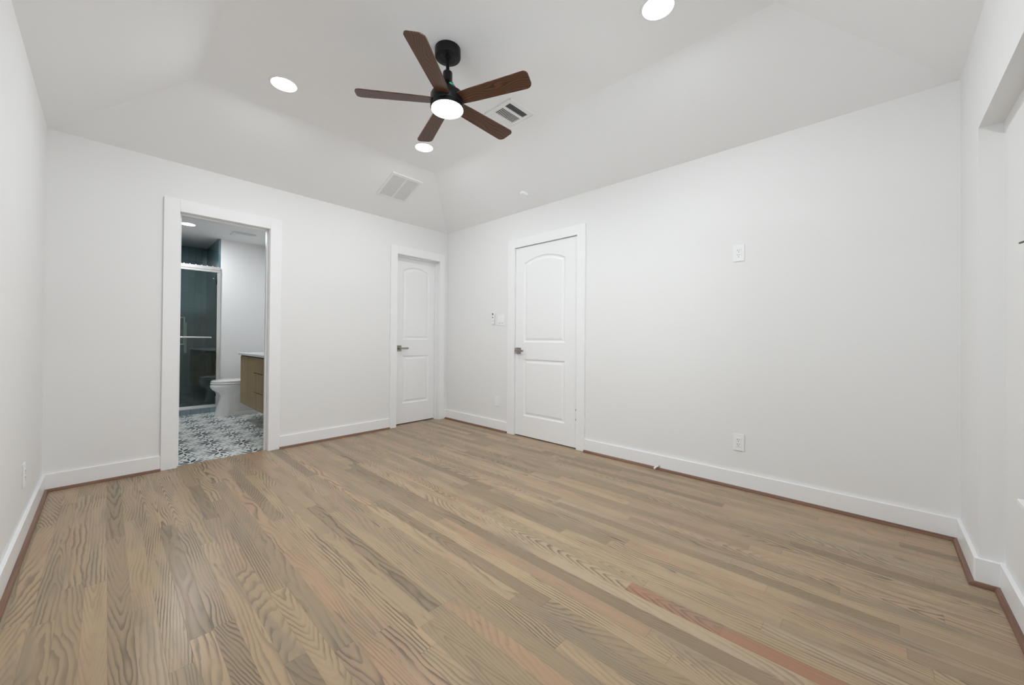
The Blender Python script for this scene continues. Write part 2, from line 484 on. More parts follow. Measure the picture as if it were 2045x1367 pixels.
def casing_x(name, a, b, w0, w1, label):
    mb = MB(True)
    mb.box(a-w0, a, -0.018, 0.0, 0, DH+CW, 0.0015)
    mb.box(b, b+w1, -0.018, 0.0, 0, DH+CW, 0.0015)
    mb.box(a, b, -0.018, 0.0, DH, DH+CW, 0.0015)
    struct(mb.build(name, TRIM), label)
casing_x('trim_1', BX0, BX1, 0.096, 0.094, 'flat white casing around the bathroom doorway')
casing_x('trim_2', CX0, CX1, 0.087, 0.080, 'flat white casing around the narrow door beside the corner')
mb = MB()
mb.box(-0.018, 0, DY1, DY1+0.102, 0, DH+CW, 0.0015)
mb.box(-0.018, 0, DY0-0.090, DY0, 0, DH+CW, 0.0015)
mb.box(-0.018, 0, DY0, DY1, DH, DH+CW, 0.0015)
struct(mb.build('trim_3', TRIM), 'flat white casing around the door on the right-hand wall')
# jambs
def jamb_x(name, a, b, stop):
    mb = MB(True); t = 0.013
    mb.box(a-t, a+0.004, -0.002, WT+0.004, 0, DH+t); mb.box(b-0.004, b+t, -0.002, WT+0.004, 0, DH+t); mb.box(a-t, b+t, -0.002, WT+0.004, DH-0.002, DH+t)
    if stop:
        s0, s1 = stop
        mb.box(a+0.004, a+0.016, s0, s1, 0, DH-0.002, 0.001); mb.box(b-0.016, b-0.004, s0, s1, 0, DH-0.002, 0.001); mb.box(a+0.004, b-0.004, s0, s1, DH-0.014, DH-0.002, 0.001)
    struct(mb.build(name, TRIM))
jamb_x('trim_4', BX0, BX1, (0.045, 0.080))
jamb_x('trim_5', CX0, CX1, (0.045, 0.079))
mb = MB(); t = 0.013
mb.box(-0.002, WT, DY1-0.002, DY1+t, 0, DH+t); mb.box(-0.002, WT, DY0-t, DY0+0.002, 0, DH+t); mb.box(-0.002, WT, DY0-t, DY1+t, DH, DH+t)
mb.box(0.040, 0.075, DY1-0.014, DY1-0.002, 0, DH); mb.box(0.040, 0.075, DY0+0.002, DY0+0.014, 0, DH); mb.box(0.040, 0.075, DY0, DY1, DH-0.012, DH)
struct(mb.build('trim_6', TRIM))

baseboard('baseboard_back', 'x', -LX, BX0-0.096, 0.0, -1, shear=True)
baseboard('baseboard_back_middle', 'x', BX1+0.094, CX0-0.087, 0.0, -1, shear=True)
baseboard('baseboard_back_corner', 'x', CX1+0.080, 0.0, 0.0, -1, shear=True)
baseboard('baseboard_right_far', 'y', DY1+0.102, 0.0, 0.0, -1)
baseboard('baseboard_right', 'y', -LY-0.004, DY0-0.090, 0.0, -1)
baseboard('baseboard_left', 'y', -LY, -0.090, -LX, 1)
baseboard('baseboard_front', 'x', NX, 0.004, -LY, 1)
baseboard('baseboard_front_alcove', 'x', NX2, NX+0.004, -LY-ND, 1)
baseboard('baseboard_front_return', 'y', -LY-ND-0.004, -LY+0.0155, NX, -1)
shoe('trim_7', 'x', -LX, BX0-0.096, 0.0, -1, True, 1.0, 0)
shoe('trim_8', 'x', BX1+0.094, CX0-0.087, 0.0, -1, True)
shoe('trim_9', 'y', 0.0, DY1+0.102, 0.0, -1, False)
shoe('trim_10', 'y', DY0-0.090, -LY, 0.0, -1, False, 0, 1.0)
shoe('trim_11', 'y', -0.096, -LY, -LX, 1, False, -1.0, 0)
shoe('trim_12', 'x', 0.0, NX, -LY, 1, False, -1.0, -1.0)
shoe('trim_13', 'y', -LY, -LY-ND, NX, -1, False, 1.0, 1.0)
shoe('trim_14', 'x', NX, NX2, -LY-ND, 1, False, -1.0, 0)

# ------------------------------------------------------------------ window in the alcove
wy0, wy1 = -LY-0.19, -LY-0.13
mb = MB(); fr = 0.05
xm = (WX0+WX1)/2
mb.box(WX0, WX1, wy0, wy1, WZ0, WZ0+fr, 0.003); mb.box(WX0, WX1, wy0, wy1, WZ1-fr, WZ1, 0.003)
mb.box(WX0, WX0+fr, wy0, wy1, WZ0, WZ1, 0.003); mb.box(WX1-fr, WX1, wy0, wy1, WZ0, WZ1, 0.003)
mb.box(xm-0.04, xm+0.04, wy0, wy1, WZ0, WZ1, 0.003)
win = struct(mb.build('window_1', TRIM, loc=(xm, wy0, WZ0)))
mb = MB(); zc = (WZ0+WZ1)/2
for a, b in ((WX0+fr, xm-0.04), (xm+0.04, WX1-fr)):
    mb.box(a, b, wy0+0.012, wy1-0.012, zc-0.02, zc+0.02, 0.002)
mb.build('window_rail', TRIM, win)
for a, b in ((WX0+fr, xm-0.04), (xm+0.04, WX1-fr)):
    mb = MB(); mb.box(a, b, wy0+0.028, wy0+0.032, WZ0+fr, WZ1-fr); mb.build('window_pane', PANE, win)
mb = MB(); mb.box(WX0-0.02, WX1+0.017, -LY-0.13, -LY-ND+0.032, WZ0, WZ0+0.018, 0.002)
mb.build('window_sill', TRIM, win)

ym = (SY0+SY1)/2; zc = (SZ0+SZ1)/2; xa, xb = -LX-WT+0.01, -LX-WT+0.06
mb = MB()
for a in ((SY0, SY1, SZ0, SZ0+fr), (SY0, SY1, SZ1-fr, SZ1), (SY0, SY0+fr, SZ0+fr, SZ1-fr), (SY1-fr, SY1, SZ0+fr, SZ1-fr)):
    mb.box(xa, xb, a[0], a[1], a[2], a[3], 0.003)
win2 = struct(mb.build('window_2', TRIM, loc=(xa, ym, SZ0)))
mb = MB(); mb.box(xa+0.012, xb-0.012, SY0+fr, SY1-fr, zc-0.02, zc+0.02, 0.002); mb.build('window_rail', TRIM, win2)
mb = MB(); mb.box(xa+0.022, xa+0.026, SY0+fr, SY1-fr, SZ0+fr, SZ1-fr); mb.build('window_pane', PANE, win2)
mb = MB(); mb.box(xb, -LX+0.032, SY0-0.02, SY1+0.02, SZ0, SZ0+0.018, 0.002); mb.build('window_sill', TRIM, win2)

# ------------------------------------------------------------------ doors
def off_poly(l, r, b, t, rise, d, n=18):
    """panel outline inset by d; rise > 0 gives the arched top."""
    L, R, B = l+d, r-d, b+d
    if rise <= 0: return [(L, B), (R, B), (R, t-d), (L, t-d)]
    w = (r-l)/2; rad = (w*w + rise*rise)/(2*rise); cx = (l+r)/2; cz = t + rise - rad
    rad2 = rad - d; pts = [(L, B), (R, B)]
    a0 = math.acos((R-cx)/rad2); a1 = math.acos((L-cx)/rad2)
    for k in range(n+1):
        a = a0 + (a1-a0)*k/n; pts.append((cx + rad2*math.cos(a), cz + rad2*math.sin(a)))
    return pts
def door_mesh(W, Hd, th, panels):
    """slab in local u (0..W), v (0..Hd); front face at depth 0, back at th. returns list of faces as (u, v, depth)."""
    faces = []
    outer = [(0, 0), (W, 0), (W, Hd), (0, Hd)]
    loops0 = [off_poly(*p, 0.0) for p in panels]
    polys = [[Vector((x, y, 0)) for x, y in outer]] + [[Vector((x, y, 0)) for x, y in l] for l in loops0]
    flat = [v for pl in polys for v in pl]
    for t in tessellate_polygon(polys):
        faces.append([(flat[k].x, flat[k].y, 0.0) for k in t])
    for p in panels:
        prof = [(0.0, 0.0), (0.006, 0.0055), (0.014, 0.0085), (0.022, 0.0090), (0.040, 0.0030), (0.046, 0.0022)]
        rings = [[(x, y, dd) for x, y in off_poly(*p, d)] for d, dd in prof]
        for A, B in zip(rings, rings[1:]):
            for k in range(len(A)):
                faces.append([A[k], A[(k+1) % len(A)], B[(k+1) % len(A)], B[k]])
        faces.append(rings[-1])
    faces.append([(0, 0, th), (0, Hd, th), (W, Hd, th), (W, 0, th)])
    o = outer
    for k in range(4):
        a, b = o[k], o[(k+1) % 4]
        faces.append([(a[0], a[1], 0), (b[0], b[1], 0), (b[0], b[1], th), (a[0], a[1], th)])
    return faces
def lever(mb, base, nrm, along):
    """square rose and flat lever; base on the door face, nrm out of the door, along the lever."""
    base, n, a = Vector(base), Vector(nrm), Vector(along); z = Vector((0, 0, 1))
    def bx(c, la, ln, lz, bev):
        b = bmesh.new(); bmesh.ops.create_cube(b, size=1)
        for v in b.verts: v.co = Vector((v.co.x*la, v.co.y*ln, v.co.z*lz))
        bmesh.ops.bevel(b, geom=b.edges[:], offset=bev, segments=2, affect='EDGES')
        m = Matrix(((a.x, n.x, z.x, c.x), (a.y, n.y, z.y, c.y), (a.z, n.z, z.z, c.z), (0, 0, 0, 1)))
        mb.merge(b, m)
    bx(base + n*0.004, 0.068, 0.008, 0.068, 0.0015)
    mb.tube(base + n*0.006, base + n*0.050, 0.013)
    bx(base + a*0.047 + n*0.050, 0.118, 0.011, 0.021, 0.002)
# door_1: narrow door near the corner (seen through its frame, set back)
W1 = (CX1 - CX0) - 0.016; dx0 = CX0 + 0.008
P1 = [(-0.610-dx0, -0.226-dx0, 1.030, 1.868, 0.055), (-0.606-dx0, -0.226-dx0, 0.252, 0.832, 0.0)]
mb = MB(True); YF = 0.080; Z0 = 0.012
for f in door_mesh(W1, DH-0.006-Z0, 0.035, [(l, r, b-Z0, t-Z0, rs) for l, r, b, t, rs in P1]):
    mb.face([(dx0+u, YF+d, Z0+v) for u, v, d in f])
bmesh.ops.remove_doubles(mb.bm, verts=mb.bm.verts[:], dist=1e-5)
d1 = struct(mb.build('door_1', TRIM, loc=sh(dx0, YF, Z0)), 'narrow white two-panel door with an arched top panel, closed, next to the corner')
mb = MB(True); lever(mb, (CX0+0.078, YF, 0.924), (0, -1, 0), (1, 0, 0))
h = mb.build('door_handle', NICKEL, d1); h['label'] = 'brushed nickel lever handle'
# door_2: flush with the right-hand wall
W2 = (DY1 - DY0) - 0.010; dy1 = DY1 - 0.005
def ub(y): return dy1 - y
P2 = [(ub(-1.365), ub(-1.903), 1.012, 1.855, 0.062), (ub(-1.367), ub(-1.907), 0.223, 0.831, 0.0)]
mb = MB(); XF = 0.001
for f in door_mesh(W2, DH-0.005-0.010, 0.035, [(l, r, b-0.010, t-0.010, rs) for l, r, b, t, rs in P2]):
    mb.face([(XF+d, dy1-u, 0.010+v) for u, v, d in f])
bmesh.ops.remove_doubles(mb.bm, verts=mb.bm.verts[:], dist=1e-5)
d2 = struct(mb.build('door_2', TRIM, loc=(XF, dy1, 0.010)), 'white two-panel door with an arched top panel, closed, in the right-hand wall')
mb = MB(); lever(mb, (XF, -1.292, 0.918), (-1, 0, 0), (0, -1, 0))
h = mb.build('door_handle', NICKEL, d2); h['label'] = 'brushed nickel lever handle'
mb = MB(); mb.box(-0.004, 0.02, DY1-0.006, DY1+0.003, 0.885, 0.950, 0.001)
h = mb.build('latch_plate', NICKEL, d2); h['label'] = 'dark nickel latch plate on the door edge'
for zc in (1.82, 1.072, 0.327):
    mb = MB(); yh = DY0 + 0.003
    mb.tube((-0.006, yh, zc-0.045), (-0.006, yh, zc+0.045), 0.0065, 14)
    mb.box(-0.004, 0.001, yh-0.016, yh+0.016, zc-0.045, zc+0.045, 0.001)
    hg = mb.build('hinge', TRIM, d2)
    mb = MB()
    for k in ((-0.047, 0.0), (0.047, 0.0)):
        mb.lathe([(0.0070, -0.007), (0.0086, 0), (0.0070, 0.007)], Matrix.Translation((-0.006, yh, zc+k[0])), 12)
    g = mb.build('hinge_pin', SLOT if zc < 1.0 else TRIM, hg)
# dark rooms behind closed doors
mb = MB(); y0, y1 = DY0-0.1, DY1+0.1
mb.face([(0.125, y0, 2.3), (0.6, y0, 2.3), (0.6, y1, 2.3), (0.125, y1, 2.3)])
mb.face([(0.6, y0, -0.01), (0.6, y1, -0.01), (0.6, y1, 2.3), (0.6, y0, 2.3)])
mb.face([(0.125, y0, -0.01), (0.6, y0, -0.01), (0.6, y0, 2.3), (0.125, y0, 2.3)])
mb.face([(0.125, y1, -0.01), (0.6, y1, -0.01), (0.6, y1, 2.3), (0.125, y1, 2.3)])
mb.face([(0.125, y0, -0.01), (0.6, y0, -0.01), (0.6, y1, -0.01), (0.125, y1, -0.01)])
struct(mb.build('wall_hall', WALL))
mb = MB(True); x0, x1 = CX0-0.1, CX1+0.1
mb.face([(x0, 0.125, 2.3), (x1, 0.125, 2.3), (x1, 0.6, 2.3), (x0, 0.6, 2.3)])
mb.face([(x0, 0.6, -0.01), (x1, 0.6, -0.01), (x1, 0.6, 2.3), (x0, 0.6, 2.3)])
mb.face([(x0, 0.125, -0.01), (x0, 0.6, -0.01), (x0, 0.6, 2.3), (x0, 0.125, 2.3)])
mb.face([(x1, 0.125, -0.01), (x1, 0.6, -0.01), (x1, 0.6, 2.3), (x1, 0.125, 2.3)])
mb.face([(x0, 0.125, -0.01), (x1, 0.125, -0.01), (x1, 0.6, -0.01), (x0, 0.6, -0.01)])
struct(mb.build('wall_closet', WALL))

# ------------------------------------------------------------------ ceiling fan
FX, FY = -1.717, -2.281
fan = thing('ceiling_fan', 'black ceiling fan with five dark walnut blades and a lit round lens', 'ceiling fan', (FX, FY, H2))
T = lambda z=0: Matrix.Translation((FX, FY, z))
MB().lathe([(0.066, H2), (0.075, H2-0.002), (0.076, H2-0.045), (0.072, H2-0.053), (0.045, H2-0.055), (0.043, H2-0.053), (0.020, H2-0.053), (0.018, H2-0.060)], T(), 64).build('canopy', BLACK, fan)
MB().tube((FX, FY, H2-0.055), (FX, FY, 2.545), 0.0105).build('downrod', BLACK, fan)
MB().lathe([(0.012, 2.620), (0.026, 2.612), (0.028, 2.606), (0.028, 2.556), (0.030, 2.552)], T(), 40).build('coupling_cover', BLACK, fan)
mot = MB().lathe([(0.028, 2.556), (0.036, 2.545), (0.050, 2.520), (0.074, 2.492), (0.094, 2.478), (0.098, 2.470), (0.098, 2.420), (0.096, 2.416)], T(), 64).build('motor_housing', BLACK, fan)
MB().lathe([(0.096, 2.416), (0.0985, 2.412), (0.0985, 2.398), (0.094, 2.394)], T(), 64).build('light_ring', BLACK, fan)
MB().lathe([(0.092, 2.400), (0.0925, 2.388), (0.080, 2.381), (0.050, 2.376), (0.020, 2.374)], T(), 64).build('light_lens', FANLED, fan)
# oval sticker lying on the cone, facing the camera side
ang = math.atan2(-4.12-FY, -3.09-FX) + 0.42
r_, z_ = 0.055, 2.516
tilt = math.atan2(0.050-0.036, 0.025)
mS = Matrix.Translation((FX + r_*math.cos(ang), FY + r_*math.sin(ang), z_)) @ Matrix.Rotation(ang, 4, 'Z') @ Matrix.Rotation(PI/2 - tilt, 4, 'Y')
MB().lathe([(0.015, -0.001), (0.015, 0.0014)], mS, 28, sx=0.60, sy=1.0).build('sticker', GREEN, mot)
def blade_mesh():
    w0, w1, r0, r1 = 0.040, 0.0565, 0.070, 0.520
    pts = []
    def arc(cx, cy, r, a0, a1, n=7): 
        for k in range(n+1):
            a = math.radians(a0 + (a1-a0)*k/n); pts.append((cx + r*math.cos(a), cy + r*math.sin(a)))
    pts += [(r0, -w0), (0.17, -w0-0.006)]
    arc(r1-0.026, -w1+0.026, 0.026, -90, -8)
    arc(r1-0.036, w1-0.036, 0.034, -4, 90)
    pts += [(0.17, w0+0.006), (r0, w0)]
    mb = MB(); mb.prism(pts, -0.003, 0.003)
    return mb
first = None
angs = [1.5, 71.5, 142.0, 215.6, 290.5]
for k, a in enumerate(angs):
    if first is None:
        o = blade_mesh().build('blade', WALNUT); first = o
        br = MB(); br.box(0.055, 0.125, -0.022, 0.022, 0.003, 0.008, 0.0015); 
        iron = br.build('blade_iron', BLACK); iron.parent = o
    else:
        o = first.copy(); C.objects.link(o); i2 = iron.copy(); C.objects.link(i2); i2.parent = o
    o.parent = fan
    o.matrix_local = Matrix.Translation((0, 0, 2.440-H2)) @ Matrix.Rotation(math.radians(a), 4, 'Z') @ Matrix.Rotation(math.radians(-12), 4, 'X')
ld = bpy.data.lights.new('fan_lamp', 'AREA'); ld.shape = 'DISK'; ld.size = 0.17; ld.energy = FAN_W; ld.color = (0.925, 0.965, 1.0)
lo = bpy.data.objects.new('fan_lamp', ld); C.objects.link(lo); lo.parent = fan; lo.location = (0, 0, 2.370-H2)

# ------------------------------------------------------------------ recessed lights
def downlight(x, y, z, label, watts, group, r=0.075):
    t = thing('recessed_light', label, 'recessed light', (x, y, z), group)
    MB().lathe([(r+0.014, z+0.001), (r+0.013, z-0.003), (r+0.002, z-0.005), (r, z-0.002)], Matrix.Translation((x, y, 0)), 48, cap=False).build('trim_ring', PLASTIC, t)
    MB().lathe([(r+0.002, z-0.003), (r-0.004, z-0.0045)], Matrix.Translation((x, y, 0)), 48).build('lens', LED, t)
    d = bpy.data.lights.new('downlight_lamp', 'AREA'); d.shape = 'DISK'; d.size = 2*r; d.energy = watts; d.color = (0.925, 0.965, 1.0)
    o = bpy.data.objects.new('downlight_lamp', d); C.objects.link(o); o.parent = t; o.location = (0, 0, -0.008)
G = 'recessed lights in the bedroom ceiling'
downlight(-2.281, -1.215, H2, 'lit round recessed light left of the fan, above the bathroom side', DOWNLIGHT_W, G)
downlight(-1.151, -1.183, H2, 'lit round recessed light just below the tip of the lowest fan blade', DOWNLIGHT_W, G)
downlight(-1.156, -3.306, H2, 'lit round recessed light at the top edge, right of the fan', DOWNLIGHT_W, G)
downlight(-2.281, -3.306, H2, 'lit round recessed light overhead, nearest the viewer', DOWNLIGHT_W, G)
downlight(*sh(-2.414, 2.100, 2.43)[:2], 2.43, 'lit round recessed light in the bathroom ceiling', BATH_W, None, 0.072)

# ------------------------------------------------------------------ supply register on the flat ceiling
vx0, vx1, vy0, vy1 = -1.133, -0.872, -2.236, -1.967
vent = thing('ceiling_vent', 'square white air register with dark slots, on the flat ceiling beside the fan', 'air vent', ((vx0+vx1)/2, (vy0+vy1)/2, H2))
mb = MB(); zt, zb = H2, H2-0.007
ix0, ix1, iy0, iy1 = -1.100, -0.905, -2.198, -1.975
fr = [(vx0, vx1, vy0, iy0), (vx0, vx1, iy1+0.0, vy1), (vx0, ix0, iy0, iy1), (ix1, vx1, iy0, iy1), (ix0, ix1, -2.142, -2.121), (ix0, ix1, -2.036, -2.024)]
for a in fr: mb.box(a[0], a[1], a[2], a[3], zb, zt)
mb.box(vx0-0.001, vx1+0.001, vy0-0.001, vy0+0.004, zb-0.003, zt); mb.box(vx0-0.001, vx1+0.001, vy1-0.004, vy1+0.001, zb-0.003, zt)
mb.box(vx0-0.001, vx0+0.004, vy0, vy1, zb-0.003, zt); mb.box(vx1-0.004, vx1+0.001, vy0, vy1, zb-0.003, zt)
mb.build('frame', VENTM, vent)
mb = MB(); mb.box(ix0, ix1, iy0, iy1, H2-0.0012, H2-0.0005); mb.build('duct_opening', DARK, vent)
def slat(mb, p, q, w, tilt, zc):
    """thin tilted louvre between p and q"""
    p, q = Vector(p), Vector(q); d = (q-p).normalized(); n = Vector((-d.y, d.x, 0))
    dz = math.sin(tilt)*w/2; dn = n*math.cos(tilt)*w/2
    a = [Vector((p.x, p.y, zc)) - dn + Vector((0, 0, -dz)), Vector((q.x, q.y, zc)) - dn + Vector((0, 0, -dz)),
         Vector((q.x, q.y, zc)) + dn + Vector((0, 0, dz)), Vector((p.x, p.y, zc)) + dn + Vector((0, 0, dz))]
    t = Vector((0, 0, 0.0008)); lo_ = a; hi_ = [v + t for v in a]
    mb.face(lo_); mb.face(hi_[::-1])
    for k in range(4): mb.face([lo_[k], lo_[(k+1) % 4], hi_[(k+1) % 4], hi_[k]])
mb = MB()
for k in range(13):
    x = ix0 + (k+0.5)*(ix1-ix0)/13; slat(mb, (x, -2.121, 0), (x, -2.036, 0), 0.0042, 0.3, H2-0.0045)
for k in range(5):
    y = -2.198 + (k+0.5)*(0.056)/5; slat(mb, (ix0, y, 0), (ix1, y, 0), 0.007, 0.9, H2-0.0045)
for k in range(4):
    y = -2.024 + (k+0.5)*(0.049)/4; slat(mb, (ix0, y, 0), (ix1, y, 0), 0.0125, -0.35, H2-0.0045)
mb.build('louvres', VENTM, vent)

# ------------------------------------------------------------------ return grille on the sloped band of the back wall
# local frame: u along the wall, v down the slope, n out of the ceiling into the room
rise = H2 - H; slope = math.atan2(rise, TAY)
cA = Vector((-0.992, -0.487, H + rise*((0.487 - WA*0.992)/TAY)))
uA = Vector((1, WA, 0)).normalized(); vA = Vector((0, -math.cos(slope), math.sin(slope))); vA = (vA - uA*vA.dot(uA)).normalized()
nA = uA.cross(vA)
if nA.z > 0: nA = -nA
MA = Matrix(((uA.x, vA.x, nA.x, cA.x), (uA.y, vA.y, nA.y, cA.y), (uA.z, vA.z, nA.z, cA.z), (0, 0, 0, 1)))
ret = thing('return_grille', 'square white return air grille with fine louvres, on the sloped ceiling above the narrow door', 'air vent', (0, 0, 0))
ret.matrix_world = MA
def local(name, build_fn, m, root):
    mb = MB(); build_fn(mb); ob = mb.build(name, m); ob.parent = root; return ob
hw, hh = 0.175, 0.182
def g1(mb):
    b = 0.026
    mb.box(-hw, hw, hh-b, hh, 0, 0.008, 0.002); mb.box(-hw, hw, -hh, -hh+b, 0, 0.008, 0.002)
    mb.box(-hw, -hw+b, -hh+b, hh-b, 0, 0.008, 0.002); mb.box(hw-b, hw, -hh+b, hh-b, 0, 0.008, 0.002)
    mb.box(-0.007, 0.007, -hh+b, hh-b, 0.001, 0.009)
local('frame', g1, VENTM, ret)
def g2(mb):
    n = 24; a, b = -hh+0.026, hh-0.026
    for x0, x1 in ((-hw+0.026, -0.007), (0.007, hw-0.026)):
        for k in range(n):
            y = a + (k+0.5)*(b-a)/n
            slat(mb, (x0, y, 0), (x1, y, 0), 0.0085, -0.15, 0.0045)
local('louvres', g2, VENTM, ret)
local('duct_opening', lambda mb: mb.box(-hw+0.02, hw-0.02, -hh+0.02, hh-0.02, 0.0004, 0.0010), GRILLE, ret)  # grey sheet stands in for the shade between the louvres

# ------------------------------------------------------------------ smoke detector on the sloped band of the right wall
sB = math.atan2(rise, TB)
cS = Vector((-0.199, -1.537, H + rise*0.199/TB))
uS = Vector((0, 1, 0)); vS = Vector((-math.cos(sB), 0, math.sin(sB))); nS = Vector((-math.sin(sB), 0, -math.cos(sB)))
MS = Matrix(((uS.x, vS.x, nS.x, cS.x), (uS.y, vS.y, nS.y, cS.y), (uS.z, vS.z, nS.z, cS.z), (0, 0, 0, 1)))
sm = thing('smoke_detector', 'small round white smoke detector on the sloped ceiling above the right-hand door', 'smoke detector', (0, 0, 0)); sm.matrix_world = MS
local('base', lambda mb: mb.lathe([(0.044, 0), (0.045, 0.002), (0.045, 0.006), (0.043, 0.008)], None, 40), PLASTIC, sm)
local('cover', lambda mb: mb.lathe([(0.043, 0.006), (0.0425, 0.020), (0.039, 0.027), (0.028, 0.030), (0.008, 0.031)], None, 40), PLASTIC, sm)

# ------------------------------------------------------------------ wall plates
def wall_matrix(px, py, pz, side):
    if side == 'right': u, n = Vector((0, -1, 0)), Vector((-1, 0, 0))
    else: u, n = Vector((0, 1, 0)), Vector((1, 0, 0))
    z = Vector((0, 0, 1))
    return Matrix(((u.x, z.x, n.x, px), (u.y, z.y, n.y, py), (u.z, z.z, n.z, pz), (0, 0, 0, 1)))
def outlet(y, z, side, label, group, dx=0.0):
    t = thing('wall_outlet', label, 'wall outlet', (0, 0, 0), group); t.matrix_world = wall_matrix(0.0 if side == 'right' else -LX, y, z, side)
    local('plate', lambda mb: mb.box(-0.0365, 0.0365, -0.060, 0.060, 0, 0.006, 0.0022, 2), PLASTIC, t)
    rc = local('receptacle', lambda mb: mb.box(-0.0168, 0.0168, -0.0335, 0.0335, 0.004, 0.0078, 0.001), PLASTIC, t)
    for s in (0.0165, -0.0165):
        def sl(mb):
            mb.box(-0.0078, -0.0052, s-0.001, s+0.008, 0.0070, 0.0082); mb.box(0.0048, 0.0070, s, s+0.0075, 0.0070, 0.0082)
            mb.lathe([(0.0026, 0.0070), (0.0026, 0.0082)], Matrix.Translation((0, s-0.0085, 0)), 14)
        so = local('socket_slots', sl, SLOT, rc)
    return t
OG = 'duplex outlets on the walls'
outlet(-3.410, 1.663, 'right', 'white double outlet high on the right-hand wall', OG)
outlet(-3.412, 0.324, 'right', 'white double outlet low on the right-hand wall, under the high one', OG)
outlet(-0.950, 0.325, 'left', 'white double outlet low on the left-hand wall near the corner', OG)
# blank-ish plate low beside the door
t = thing('wall_plate', 'slim white cover plate low on the wall between the corner and the right-hand door', 'wall plate', (0, 0, 0)); t.matrix_world = wall_matrix(0, -0.968, 0.337, 'right')
local('plate', lambda mb: mb.box(-0.035, 0.035, -0.058, 0.058, 0, 0.006, 0.0022, 2), PLASTIC, t)
local('insert', lambda mb: mb.box(-0.0168, 0.0168, -0.0335, 0.0335, 0.004, 0.0078, 0.001), PLASTIC, t)
t = thing('light_switch', 'white two-gang light switch plate beside the right-hand door', 'light switch', (0, 0, 0)); t.matrix_world = wall_matrix(0, -1.0215, 1.258, 'right')
local('plate', lambda mb: mb.box(-0.0575, 0.0575, -0.060, 0.060, 0, 0.006, 0.0022, 2), PLASTIC, t)
for s in (-0.0225, 0.0225):
    def rk(mb):
        mb.box(s-0.0165, s+0.0165, -0.033, 0.033, 0.004, 0.0070, 0.0008)
        mb.prism([(0.004, -0.031), (0.0105, -0.031), (0.0068, 0.031), (0.004, 0.031)], -0.014, 0.014, Matrix(((0, 0, 1, s), (0, 1, 0, 0), (1, 0, 0, 0), (0, 0, 0, 1))))
    r = local('rocker', rk, PLASTIC, t)
    local('rocker_gap', lambda mb: mb.box(s-0.011, s+0.011, -0.0365, -0.0335, 0.0055, 0.0068), SLOT, r)
t = thing('fan_remote', 'small white fan remote control in a wall cradle, left of the light switch', 'remote control', (0, 0, 0)); t.matrix_world = wall_matrix(0, -0.902, 1.278, 'right')
local('cradle', lambda mb: mb.box(-0.025, 0.025, -0.071, -0.010, 0, 0.014, 0.004, 2), PLASTIC, t)
rm = local('remote_body', lambda mb: mb.box(-0.021, 0.021, -0.066, 0.072, 0.005, 0.020, 0.006, 3), PLASTIC, t)
local('power_button', lambda mb: mb.lathe([(0.0115, 0.019), (0.0115, 0.0212), (0.010, 0.022)], Matrix.Translation((0, 0.052, 0)), 24, sy=1.15), GREYBTN, rm)
local('mode_button', lambda mb: mb.box(-0.010, 0.010, 0.008, 0.020, 0.019, 0.0212, 0.001), GREYBTN, rm)
local('small_button', lambda mb: mb.box(-0.005, 0.007, -0.030, -0.024, 0.019, 0.0212, 0.001), GREYBTN, rm)
# small dark hook beside the window
t = thing('wall_hook', 'tiny dark metal hook sticking out beside the window at the right edge', 'hook', (0, 0, 0)); t.matrix_world = Matrix.Translation((-0.826, -LY-ND, 1.395))
local('hook_plate', lambda mb: mb.box(-0.045, -0.025, 0, 0.003, -0.012, 0.012, 0.001), GREYBTN, t)
local('hook_arm', lambda mb: mb.tube((-0.035, 0.0, 0.006), (-0.006, 0.016, 0.002), 0.0035, 12), GREYBTN, t)
# spring door stop
t = thing('door_stop', 'white spring door stop screwed into the baseboard of the right-hand wall', 'door stop', (-0.016, -2.847, 0.034))
p0 = Vector((-0.016, -2.847, 0.034)); p1 = Vector((-0.078, -2.836, 0.024))
mb = MB(); mb.tube(p0, p0 + (p1-p0)*0.08, 0.011); mb.build('mount', CHROME, t)
mb = MB()
for k in range(11): 
    a = p0 + (p1-p0)*(0.08+k*0.066); b = p0 + (p1-p0)*(0.08+k*0.066+0.045); mb.tube(a, b, 0.0055, 14)
mb.tube(p0, p0 + (p1-p0)*0.8, 0.0038, 12); mb.build('spring', PLASTIC, t)
mb = MB(); mb.tube(p0 + (p1-p0)*0.78, p1, 0.0078); mb.build('tip', PLASTIC, t)

# ------------------------------------------------------------------ bathroom shell
BL, BR, SY, SB, BH = -3.30, -1.43, 2.672, 3.60, 2.430
mb = MB(True); mb.box(BL, BR, 0.042, SY, -0.04, 0.0); struct(mb.build('floor_bathroom', TILE_F))
mb = MB(True); mb.box(BL-0.1, BR+0.1, WT+0.001, SB+0.1, BH, BH+0.05); struct(mb.build('ceiling_bathroom', WALL))
mb = MB(True); mb.box(BL-0.1, BL, WT, SB+0.1, -0.05, BH); struct(mb.build('wall_bathroom_left', WALL))
mb = MB(True); mb.box(BR, BR+0.1, WT, SY+0.1, -0.05, BH); struct(mb.build('wall_bathroom_right', WALL))
mb = MB(True); mb.box(-1.985, BR, SY, SB+0.1, -0.05, BH); struct(mb.build('wall_bathroom_back', WALL))
mb = MB(True); mb.box(-2.010, -1.985, SY+0.002, SB, -0.05, BH); struct(mb.build('wall_shower_right', TILE_S))
mb = MB(True); mb.box(BL, BL+0.02, SY+0.04, SB, 0, BH); struct(mb.build('wall_shower_left', TILE_S))
